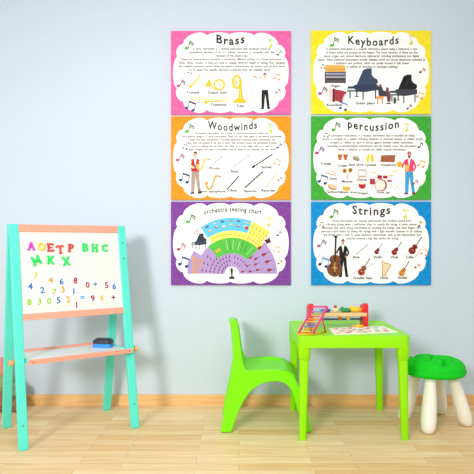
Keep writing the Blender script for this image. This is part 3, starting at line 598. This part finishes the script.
DC = {'Y': ((226, 190, 40), 'yellow'), 'O': ((236, 160, 50), 'orange'), 'B': ((40, 120, 190), 'blue'), 'R': ((176, 36, 40), 'dark red'), 'G': ((150, 200, 50), 'lime'), 'S': ((110, 130, 170), 'grey blue'), 'L': ((70, 170, 220), 'light blue'), 'N': ((120, 70, 50), 'brown')}
digits = [('7', 35.2, 275.5, 'Y', 'beside nothing else, above the blue 2 tile'), ('4', 50.2, 279.7, 'O', 'left of the blue 6 tile'), ('6', 60.9, 281.2, 'B', 'left of the dark red 8 tile'), ('8', 74.9, 280.3, 'R', 'above the blue 1 tile'),
          ('4', 29.9, 286, 'B', 'at the left edge of the board'), ('2', 41.9, 289.8, 'B', 'above the lime 3 and 0 tiles'), ('7', 54, 291.7, 'G', 'left of the orange 3 tile'), ('3', 62.4, 289.2, 'O', 'right of the lime 7 tile'), ('1', 73.2, 291, 'B', 'below the dark red 8 tile'),
          ('8', 29, 301.7, 'G', 'at the bottom left of the board'), ('3', 39, 301.3, 'G', 'right of the lime 8 tile'), ('0', 48.7, 300.8, 'G', 'left of the blue 5 tile'), ('5', 58, 300, 'B', 'right of the lime 0 tile'), ('2', 67.7, 298.9, 'O', 'right of the blue 5 tile'),
          ('1', 76, 304.6, 'R', 'lowest on the board'), ('=', 81.8, 297, 'L', 'left of the dark red 9 tile'), ('0', 87, 284.6, 'R', 'left of the grey blue plus tile'), ('+', 94.7, 283.7, 'S', 'right of the dark red 0 tile'), ('5', 106, 285, 'R', 'left of the blue 6 at the right edge'),
          ('6', 113.6, 286, 'B', 'at the right edge of the board'), ('9', 92.2, 298, 'R', 'right of the light blue equals tile'), ('6', 101.3, 297.4, 'Y', 'right of the dark red 9 tile'), ('+', 112.7, 297, 'N', 'at the bottom right of the board')]
words = {'=': 'equals sign', '+': 'plus sign'}
for i, (ch, px, py, c, where) in enumerate(digits):
    rot = random.uniform(-5, 5); dx = .95
    out = .0004
    if ch == '7' and px < 40: where = 'topmost of the number tiles on the easel board'
    root = thing('number_tile', 'white magnet tile with %s %s, %s' % (DC[c][1], words.get(ch, ch), where), 'magnet', group='number tiles on the board', mtx=place_on_board(px+dx, py+.3, rot, out))
    bm = bmesh.new(); pts = rrect(.0375, .039, .005); a = [bm.verts.new((x, y, 0)) for x, y in pts]; b = [bm.verts.new((x, y, .0022)) for x, y in pts]; n = len(a)
    bm.faces.new(a[::-1]); bm.faces.new(b)
    for k in range(n): bm.faces.new((a[k], a[(k+1) % n], b[(k+1) % n], b[k]))
    obj('tile', bm, TILE, root)
    Vv, Ff = text_geo(ch, .03); xs = [v[0] for v in Vv]; ys = [v[1] for v in Vv]; cx = (min(xs)+max(xs))/2; cy = (min(ys)+max(ys))/2; k = .0395
    bm = bmesh.new(); vs = [bm.verts.new(((v[0]-cx)*k-.003, (v[1]-cy)*k, .0023)) for v in Vv]
    for f in Ff:
        try: bm.faces.new([vs[j] for j in f])
        except ValueError: pass
    g = bmesh.ops.extrude_face_region(bm, geom=bm.faces[:]); bmesh.ops.translate(bm, verts=[e for e in g['geom'] if isinstance(e, bmesh.types.BMVert)], vec=(0, 0, .0012))
    obj('digit' if ch not in '=+' else 'sign', bm, mat(DC[c][0], .4, 0, 8, 0, .5, DC[c][1].replace(' ', '_')+'_print'), root, label='%s %s' % (DC[c][1], words.get(ch, 'numeral '+ch)))
# eraser on the tray
er = thing('eraser', 'blue and black board eraser lying on the easel tray', 'eraser', mtx=EM @ Matrix.Translation((.418, .170, TZ+.0062)) @ Matrix.Rotation(math.radians(-44), 4, 'Z'))
def slabpts(bm, w, d, r, z0, z1, s1=1, m=0):
    pts = rrect(w, d, r); a = [Vector((x, y, z0)) for x, y in pts]; mid = [Vector((x, y, z0+(z1-z0)*.6)) for x, y in pts]; b = [Vector((x*s1, y*s1, z1)) for x, y in pts]; loft(bm, [a, mid, b], m)
bm = bmesh.new(); slabpts(bm, .088, .052, .004, 0, .018); obj('felt_pad', bm, mat((60, 150, 240), .8, .05, 60, .2, .3, 'blue_felt'), er, label='blue felt pad')
bm = bmesh.new(); slabpts(bm, .092, .056, .014, .0182, .042, .74); obj('grip', bm, mat((44, 44, 56), .4, 0, 8, 0, .5, 'black_plastic'), er, smooth=False, bevel=.002, label='black plastic grip')

# ------------------------------------------------------------------ green chair
CH = mat((124, 236, 0), .36, 0, 8, 0, .3, 'lime_plastic')
CY0, CY1 = -.455, -.140
sc = F/2.61
def cp(px, py): return ((px-239)/sc, .87-(py-243)/sc)
ch = thing('chair', 'lime green moulded plastic childs chair pushed under the left side of the table', 'chair', (.12, (CY0+CY1)/2, 0))
OX, OY = .12, (CY0+CY1)/2
def L2(pts): return [(x-OX, z) for x, z in [cp(*p) for p in pts]]
arch = [(235.4, 320), (231.6, 320), (230.3, 322), (231.9, 330), (232.8, 342), (233, 354), (232.6, 366), (231.4, 375), (229.6, 385), (226.6, 400), (223.6, 415), (220.6, 432.6), (231.4, 432.6), (234, 425), (237, 416), (241, 407), (245.7, 397.8), (251.4, 390.8), (259, 385.2), (268, 382.2),
        (278, 381.5), (285.6, 383.8), (291.3, 390), (295, 399.4), (298.8, 412), (304.6, 432.6), (311.8, 432.6), (309, 417), (304.4, 401), (299.5, 387), (294.5, 377), (288, 371.9), (278, 369.7), (268, 369.9), (258, 370.8), (250, 371.8), (245.8, 370), (242.8, 362), (241, 350), (239.6, 336), (238.2, 327), (237, 322)]
for y0, y1 in ((CY0, CY0+.034), (CY1-.034, CY1)):
    kk = .25 if y0 > -.3 else 0
    bm = bmesh.new(); prism(bm, [(x, z-kk*max(0, z-.4)) for x, z in L2(arch)], y0-OY, y1-OY); o = obj('side_frame', bm, CH, ch, bevel=.006, seg=3)
# seat shell
bm = bmesh.new(); nx, ny = 18, 10; z0 = .283
prof = []
for i in range(nx+1):
    px = 243 + (296.5-243)*i/nx; t = i/nx
    py = 371.2 - 2.0*math.sin(PI*min(1, t*1.2)) if t < .8 else 370.0 + 6.6*((t-.8)/.2)**1.6
    prof.append(cp(px, py))
for i, (x, z) in enumerate(prof):
    for j in range(ny+1):
        s = j/ny; y = CY0+.006+(CY1-CY0-.012)*s
        dip = .010*math.sin(PI*s)**.7*math.sin(PI*i/nx)
        bm.verts.new((x-OX, y-OY, z-dip-.004))
bm.verts.ensure_lookup_table()
for i in range(nx):
    for j in range(ny):
        a = i*(ny+1)+j; bm.faces.new([bm.verts[k] for k in (a, a+ny+1, a+ny+2, a+1)])
o = obj('seat', bm, CH, ch, smooth=True); sm = o.modifiers.new('thick', 'SOLIDIFY'); sm.thickness = .014; sm.offset = -1
# backrest shell: curved in plan
bm = bmesh.new(); inner = [(245, 371), (242.6, 364), (242.2, 356), (241.2, 350), (240.4, 342), (239.9, 336), (239.2, 329), (238, 323), (236.2, 318.4), (233.8, 316.2)]
outer = [(233.6, 371), (232.8, 364), (233, 356), (233, 350), (232.8, 342), (232.5, 336), (231.9, 329), (230.8, 323), (229.8, 319), (231.4, 316.6)]
ny = 14; ring_pts = [cp(*p) for p in inner] + [cp(*p) for p in outer[::-1]]
rows = []
for j in range(ny+1):
    s = j/ny; y = CY0+.012+(CY1-CY0-.024)*s; bow = -.008*math.sin(PI*s)
    drop = .022+.024*s-.008*math.sin(PI*s)
    rows.append([Vector((x-OX+bow*min(1, max(0, (z-.30)/.1)), y-OY, z-drop*max(0, (z-.40)/.136))) for x, z in ring_pts])
loft(bm, rows); obj('backrest', bm, CH, ch, bevel=.004, seg=2)

# ------------------------------------------------------------------ green table
TB = mat((150, 232, 0), .36, 0, 8, 0, .3, 'lime_table_plastic')
TX0, TX1, TY0, TY1 = .260, .755, -.563, -.070; TH = .462
tcx, tcy = (TX0+TX1)/2, (TY0+TY1)/2; TW, TD = TX1-TX0, TY1-TY0
tb = thing('table', 'square lime green plastic childs table with toys on it', 'table', (tcx, tcy, 0))
bm = bmesh.new()
R = [(1, .409, 1.0), (1, .456, 1.0), (.996, .461, 1), (.988, TH, 1), (.968, TH, 1), (.962, TH-.003, 1)]
rings = []
for s, z, _ in R: rings.append([Vector((x*s, y*s, z)) for x, y in rrect(TW, TD, .030, 8)])
rr = [[bm.verts.new(p) for p in r] for r in rings]; n = len(rr[0])
for a, b in zip(rr, rr[1:]):
    for i in range(n): bm.faces.new((a[i], a[(i+1) % n], b[(i+1) % n], b[i]))
bm.faces.new(rr[-1])
inn = [bm.verts.new((x*.975, y*.975, .409)) for x, y in rrect(TW, TD, .030, 8)]; inn2 = [bm.verts.new((x*.975, y*.975, TH-.008)) for x, y in rrect(TW, TD, .030, 8)]
for i in range(n):
    j = (i+1) % n; bm.faces.new((rr[0][j], rr[0][i], inn[i], inn[j])); bm.faces.new((inn[j], inn[i], inn2[i], inn2[j]))
bm.faces.new(inn2[::-1])
top = obj('tabletop', bm, TB, tb, smooth=True); top.data.set_sharp_from_angle(angle=.7)
TOPZ = TH-.003
for sx in (-1, 1):
    for sy in (-1, 1):
        cx, cy = sx*(TW/2-.029), sy*(TD/2-.029)
        bm = bmesh.new(); pts = rrect(.056, .056, .018, 6)
        loft(bm, [[Vector((cx+x*k, cy+y*k, z)) for x, y in pts] for k, z in ((.84, .355), (.9, .3575), (1, .412))]); obj('leg_socket', bm, TB, tb, smooth=True).data.set_sharp_from_angle(angle=.8)
        bm = bmesh.new(); fx, fy = sx*(TW/2-.0215), sy*(TD/2-.0215)
        loft(bm, [[Vector((cx+(fx-cx)*(1-t)+x*k, cy+(fy-cy)*(1-t)+y*k, z)) for x, y in rrect(.042, .042, .014, 5)] for t, k, z in ((0, .68, 0), (0, .74, .004), (.5, .88, .18), (1, 1, .357))])
        obj('leg', bm, TB, tb, smooth=True).data.set_sharp_from_angle(angle=.8)

# on-table helper
def tp(px, py, z=TOPZ):
    d = F*(.87-z)/(py-243); return Vector(((px-239)*d/F, CAM.y+d, z))

# ------------------------------------------------------------------ abacus
AB_PINK = mat((238, 40, 130), .35, 0, 8, 0, .5, 'pink_plastic'); AB_YEL = mat((250, 176, 30), .35, 0, 8, 0, .5, 'amber_plastic')
ab = thing('abacus', 'small pink folding bead abacus standing on the front left of the table', 'abacus', (.300, -.490, TOPZ), math.radians(-6))
hw = .032; hh = .120; tilt = .064
def apt(s, x): return Vector((x + tilt*s*1.05, -.028+.03*s, .004+hh*s))    # the ladder leans to the right and back
for x in (-hw, hw):
    bm = bmesh.new(); path(bm, [apt(0, x), apt(.5, x), apt(1, x)], .0050, 10); obj('rail', bm, AB_PINK, ab, smooth=True, label='pink side rail')
    bm = bmesh.new(); path(bm, [apt(.62, x), Vector((x+.060, .045, .004))], .0036, 10); obj('strut', bm, AB_PINK, ab, smooth=True, label='pink rear strut')
    bm = bmesh.new(); path(bm, [Vector((x-.004, -.034, .004)), Vector((x+.062, .05, .004))], .004, 10); obj('foot', bm, AB_YEL, ab, smooth=True, label='amber foot bar')
for s in (0.0, 1.0):
    bm = bmesh.new(); tube(bm, apt(s, -hw), apt(s, hw), .0038, n=10); obj('crossbar', bm, AB_PINK, ab, smooth=True, label='pink crossbar')
bm = bmesh.new(); tube(bm, (-hw-.004, -.034, .004), (hw-.004, -.034, .004), .0042, n=10); obj('foot', bm, AB_YEL, ab, smooth=True, label='amber front foot bar')
BC = [((250, 190, 40), 'yellow'), ((240, 120, 40), 'orange'), ((110, 140, 200), 'blue'), ((110, 140, 200), 'blue'), ((250, 190, 40), 'yellow'), ((250, 170, 40), 'amber'), ((232, 80, 50), 'red'), ((90, 170, 90), 'green'), ((120, 150, 210), 'blue'), ((160, 175, 215), 'pale blue')]
for r in range(10):
    s = .08+.84*r/9; bm = bmesh.new(); tube(bm, apt(s, -hw), apt(s, hw), .0011, n=6); rod = obj('rod', bm, mat((215, 215, 220), .3, name='rod_metal'), ab)
    st = (-.4, .25, -.1, .3, -.3, .1, -.35, .3, 0, .2)[r]
    for b in range(6):
        x = -hw+.011+b*.0078+(.006 if st > 0 else 0); bm = bmesh.new(); ball(bm, apt(s, x), .0044, .8, 1, 1, 0, 10)
        obj('bead', bm, mat(BC[r][0], .3, 0, 8, 0, .5, BC[r][1].replace(' ', '_')+'_bead'), rod, smooth=True, label=BC[r][1]+' bead')

# ------------------------------------------------------------------ wooden bench toy
REDP = mat((224, 26, 30), .35, 0, 8, 0, .5, 'red_paint'); PLW = wood((232, 180, 120), (246, 206, 150), 4, 30, 30, .5, 'toy_plank_wood')
bx, by = .487, -.235
bt = thing('toy_bench', 'wooden tapping toy with red ends standing at the back of the table', 'toy', (bx, by, TOPZ), math.radians(4))
BL = .136
for sx, xx in ((-1, -BL), (1, BL)):
    bm = bmesh.new()
    prof = [(-.038, 0), (.038, 0)] + [(.019+.019*math.cos(a), .085+.019*math.sin(a)) for a in [PI*i/8 for i in range(9)]] + [(-.019+.019*math.cos(a), .094+.019*math.sin(a)) for a in [PI*i/8 for i in range(9)]]
    v0 = [bm.verts.new((xx-.011, y, z)) for y, z in prof]; v1 = [bm.verts.new((xx+.011, y, z)) for y, z in prof]; n = len(v0)
    bm.faces.new(v0); bm.faces.new(v1[::-1])
    for i in range(n): bm.faces.new((v0[i], v1[i], v1[(i+1) % n], v0[(i+1) % n]))
    obj('end_panel', bm, REDP, bt, bevel=.003, label='red double lobed end panel')
bm = bmesh.new(); box(bm, -BL+.0, BL+.004, -.042, .036, .050, .068); obj('plank', bm, PLW, bt, bevel=.003, label='natural wood plank')
bm = bmesh.new(); box(bm, -BL+.012, BL-.012, -.012, .012, .030, .036); obj('lower_plank', bm, mat((30, 70, 110), .5, name='navy_paint'), bt, bevel=.002, label='dark blue lower plank')
def toyfig(nm, lab, parts, mats):
    bm = bmesh.new()
    for p in parts: ball(bm, (p[0], p[1], p[2]+p[3]*.2*p[6]), p[3]*1.2, *p[4:7], mi=p[7], seg=12)
    return obj(nm, bm, mats, bt, smooth=True, label=lab)
Mc = lambda c: mat(c, .4, 0, 8, 0, .5)
toyfig('figure', 'dark blue figure on the plank', [(-.062, -.01, .0755, .012, 1.9, 1.1, .65, 0), (-.044, -.01, .078, .007, 1.3, 1, .8, 0)], [Mc((40, 80, 140))])
toyfig('figure', 'white and red figure on the plank', [(-.01, -.01, .078, .011, 1.5, 1, 1, 0), (-.012, -.012, .094, .007, 1, 1, 1, 1), (.004, -.014, .080, .006, 1, 1, 1, 2)], [Mc((225, 215, 170)), Mc((176, 40, 44)), Mc((90, 180, 120))])
toyfig('figure', 'green figure on the plank', [(.04, -.01, .077, .011, 2, 1, .9, 0), (.022, -.012, .086, .007, 1.2, 1, 1, 0), (.058, -.012, .075, .007, 1.2, 1, 1, 1)], [Mc((30, 150, 70)), Mc((20, 110, 60))])
toyfig('figure', 'yellow figure on the plank', [(.09, -.01, .080, .013, 2, 1, .9, 0), (.072, -.012, .090, .008, 1.5, 1, 1, 0), (.114, -.012, .078, .008, 1.4, 1, .9, 1)], [Mc((250, 200, 40)), Mc((248, 160, 60))])
for x, c, n_ in ((.01, (240, 110, 40), 'orange'), (.052, (245, 200, 50), 'yellow')):
    bm = bmesh.new(); ball(bm, (x, -.016, .040), .0105, 1, 1, 1, 0, 14); tube(bm, (x, -.016, .046), (x, -.016, .051), .002, n=8); obj('ball', bm, Mc(c), bt, smooth=True, label=n_+' ball under the plank')
# loose yellow blocks in front of the bench's right end
bm = bmesh.new(); ball(bm, (0, 0, .0085), .011, 1.6, 1, .75, 0, 14); ball(bm, (-.022, .004, .006), .008, 1.5, 1, .7, 1, 12); ball(bm, (.018, -.002, .010), .006, 1, 1, 1, 1, 12)
o = obj('toy_duck', bm, [Mc((250, 196, 40)), Mc((252, 150, 60))], smooth=True); o.location = (.580, -.305, TOPZ+.0006); tag(o, 'small yellow and orange toy lying behind the picture sheet on the table', 'toy')

# ------------------------------------------------------------------ picture sheet (puzzle board)
q = [tp(334.5, 335.2), tp(397.5, 332.6), tp(383, 326.6), tp(328.5, 328.8)]
cen = sum(q, Vector())/4
pz = thing('picture_sheet', 'white sheet of small coloured pictures lying on the front of the table', 'sheet', (cen.x, cen.y, TOPZ))
bm = bmesh.new(); lo = [bm.verts.new((p.x-cen.x, p.y-cen.y, .0003)) for p in q]; hi = [bm.verts.new((p.x-cen.x, p.y-cen.y, .0035)) for p in q]
bm.faces.new(lo[::-1]); bm.faces.new(hi)
for i in range(4): bm.faces.new((lo[i], lo[(i+1) % 4], hi[(i+1) % 4], hi[i]))
obj('card', bm, mat((246, 240, 226), .5, name='card_white'), pz)
def bil(u, v): return (q[0]*(1-u)*(1-v)+q[1]*u*(1-v)+q[2]*u*v+q[3]*(1-u)*v)-cen
cols = [(226, 80, 70), (240, 150, 60), (70, 130, 180), (90, 180, 120), (240, 200, 70), (210, 90, 120)]
pics = [(.12, .8, 0), (.25, .75, 0), (.36, .84, 5), (.17, .45, 0), (.3, .4, 0), (.24, .2, 5), (.4, .55, 2), (.5, .5, 2), (.42, .2, 1), (.56, .85, 4), (.62, .6, 1), (.68, .75, 0), (.6, .25, 1), (.74, .35, 3), (.8, .7, 3), (.72, .12, 4), (.86, .2, 0), (.9, .5, 1), (.5, .15, 3), (.08, .2, 4)]
for u, v, c in pics:
    bm = bmesh.new(); p = bil(u, v); n = 9; vs = []
    for i in range(n):
        a = 2*PI*i/n; k = .7+.5*random.random(); vs.append(bm.verts.new((p.x+.013*k*math.cos(a), p.y+.015*k*math.sin(a), .0037)))
    f = bm.faces.new(vs); g = bmesh.ops.extrude_face_region(bm, geom=[f]); bmesh.ops.translate(bm, verts=[e for e in g['geom'] if isinstance(e, bmesh.types.BMVert)], vec=(0, 0, .0006))
    obj('printed_picture', bm, Mc(cols[c]), pz)

# ------------------------------------------------------------------ stool
SC = Vector((.945, -.300, 0))
st = thing('stool', 'round green cushioned stool with fat white legs right of the table', 'stool', SC)
GRN = mat((0, 204, 26), .7, .05, 22, .1, .25, 'green_plush')
LEGW = mat((246, 240, 226), .32, 0, 8, 0, .5, 'white_plastic')
feet = [((.863, -.462), ), ((1.085, -.352), ), ((1.025, -.165), ), ((.808, -.262), )]
for (f,) in feet:
    a = Vector((f[0]-SC.x, f[1]-SC.y, 0)); b = a*.56; b.z = .245; bm = bmesh.new()
    prof = [(.0, .012), (.006, .024), (.02, .032), (.05, .0355), (.10, .0345), (.15, .031), (.20, .027), (.245, .0255)]
    loft(bm, [ring(a+(b-a)*(z/.245), r, 20) for z, r in prof]); obj('leg', bm, LEGW, st, smooth=True)
bm = bmesh.new(); loft(bm, [ring((0, 0, z), r, 40) for z, r in ((.232, .10), (.2335, .12), (.242, .124), (.244, .12))]); obj('seat_base', bm, mat((0, 150, 50), .5, name='green_base'), st, smooth=True)
# cushion: domed plush disc with a rolled rim and a twisted rosette on the crown
bm = bmesh.new(); NR, NA = 26, 96; grid = []
def cush(rr, a):
    R0 = .146*(1+.012*math.cos(5*a))
    petal = .5+.5*math.cos(5*(a+1.1*rr))
    z = .046*(1-rr**7)**.5
    z += .010*petal**.5*math.sin(PI*min(1, rr*1.02)) - .012*math.exp(-(rr/.16)**2)
    z -= .016*math.exp(-((rr-.60)/.05)**2)*(.4+.6*petal)
    z -= .022*math.exp(-((petal)/.10)**2)*math.sin(PI*min(1, rr*1.05))
    return Vector((R0*rr*math.cos(a), R0*rr*math.sin(a), .262+z))
ctr = bm.verts.new((0, 0, cush(0, 0).z)); prev = None; rows = []
for i in range(1, NR+1):
    rows.append([bm.verts.new(cush(math.sin(PI/2*i/NR), 2*PI*j/NA)) for j in range(NA)])
for zz, k in ((.260, 1.018), (.250, 1.022), (.241, .99), (.236, .90), (.235, .8)):
    rows.append([bm.verts.new((.146*k*(1+.012*math.cos(5*t))*math.cos(t), .146*k*(1+.012*math.cos(5*t))*math.sin(t), zz)) for t in [2*PI*j/NA for j in range(NA)]])
for j in range(NA): bm.faces.new((ctr, rows[0][j], rows[0][(j+1) % NA]))
for a, b in zip(rows, rows[1:]):
    for j in range(NA): bm.faces.new((a[j], b[j], b[(j+1) % NA], a[(j+1) % NA]))
bm.faces.new(rows[-1][::-1]); cu = obj('cushion', bm, GRN, st, smooth=True, label='plush green cushion with folded petals')
# ------------------------------------------------------------------ soft bag at the left edge
bg = thing('soft_toy', 'soft brown, olive and pink toy by the wall, mostly hidden behind the left easel leg', 'soft toy', (-1.215, -.11, 0))
def blob(nm, c, parts, lab=None):
    bm = bmesh.new()
    for p in parts: ball(bm, p[:3], p[3], *p[4:7], seg=20)
    o = obj(nm, bm, mat(c, .95, .12, 30, .4, .1), bg, smooth=True, label=lab); return o
blob('body', (146, 112, 84), [(0, 0, .062, .08, 1.0, .85, .78), (.065, -.01, .04, .042, 1, 1, .95)], 'brown plush body')
blob('torso', (150, 160, 110), [(-.01, 0, .145, .066, 1.05, .85, .85)], 'olive plush jacket')
blob('head', (232, 150, 146), [(-.02, 0, .225, .055, 1.0, .85, .95), (-.055, 0, .272, .02, 1, .7, 1), (.012, 0, .272, .02, 1, .7, 1)], 'pink plush head')
blob('paw', (130, 150, 128), [(.06, -.02, .115, .036, 1, .9, 1.1)], 'grey green plush arm')

# ------------------------------------------------------------------ light
w = bpy.data.worlds.new('world'); S.world = w; w.use_nodes = True
bgn = w.node_tree.nodes['Background']; bgn.inputs['Color'].default_value = (.88, .985, 1, 1); bgn.inputs['Strength'].default_value = .82
def area(name, loc, target, size, power, col=(1, 1, 1)):
    l = bpy.data.lights.new(name, 'AREA'); l.shape = 'DISK'; l.size = size; l.energy = power; l.color = col
    o = bpy.data.objects.new(name, l); link(o); o.location = loc
    o.rotation_euler = (Vector(target)-Vector(loc)).to_track_quat('-Z', 'Y').to_euler(); return o
l = bpy.data.lights.new('studio_lamp', 'SPOT'); l.energy = 790; l.shadow_soft_size = .55; l.spot_size = math.radians(44); l.spot_blend = 1; l.color = (1, .955, .95)
lo = bpy.data.objects.new('studio_lamp', l); link(lo); lo.location = (-2.1, -5.6, 2.2); lo.rotation_euler = (Vector((-.35, 0, .75))-lo.location).to_track_quat('-Z', 'Y').to_euler()
l = bpy.data.lights.new('overhead_fill', 'AREA'); l.shape = 'DISK'; l.size = 1.6; l.energy = 26; l.color = (1, .95, .9)  # unseen overhead fill light, added to brighten the floor
lo = bpy.data.objects.new('overhead_fill', l); link(lo); lo.location = (0, -2.3, 2.8)
S.view_settings.view_transform = 'Standard'; S.view_settings.look = 'None'; S.view_settings.gamma = 1; S.view_settings.exposure = 0.0
S.view_settings.use_curve_mapping = False
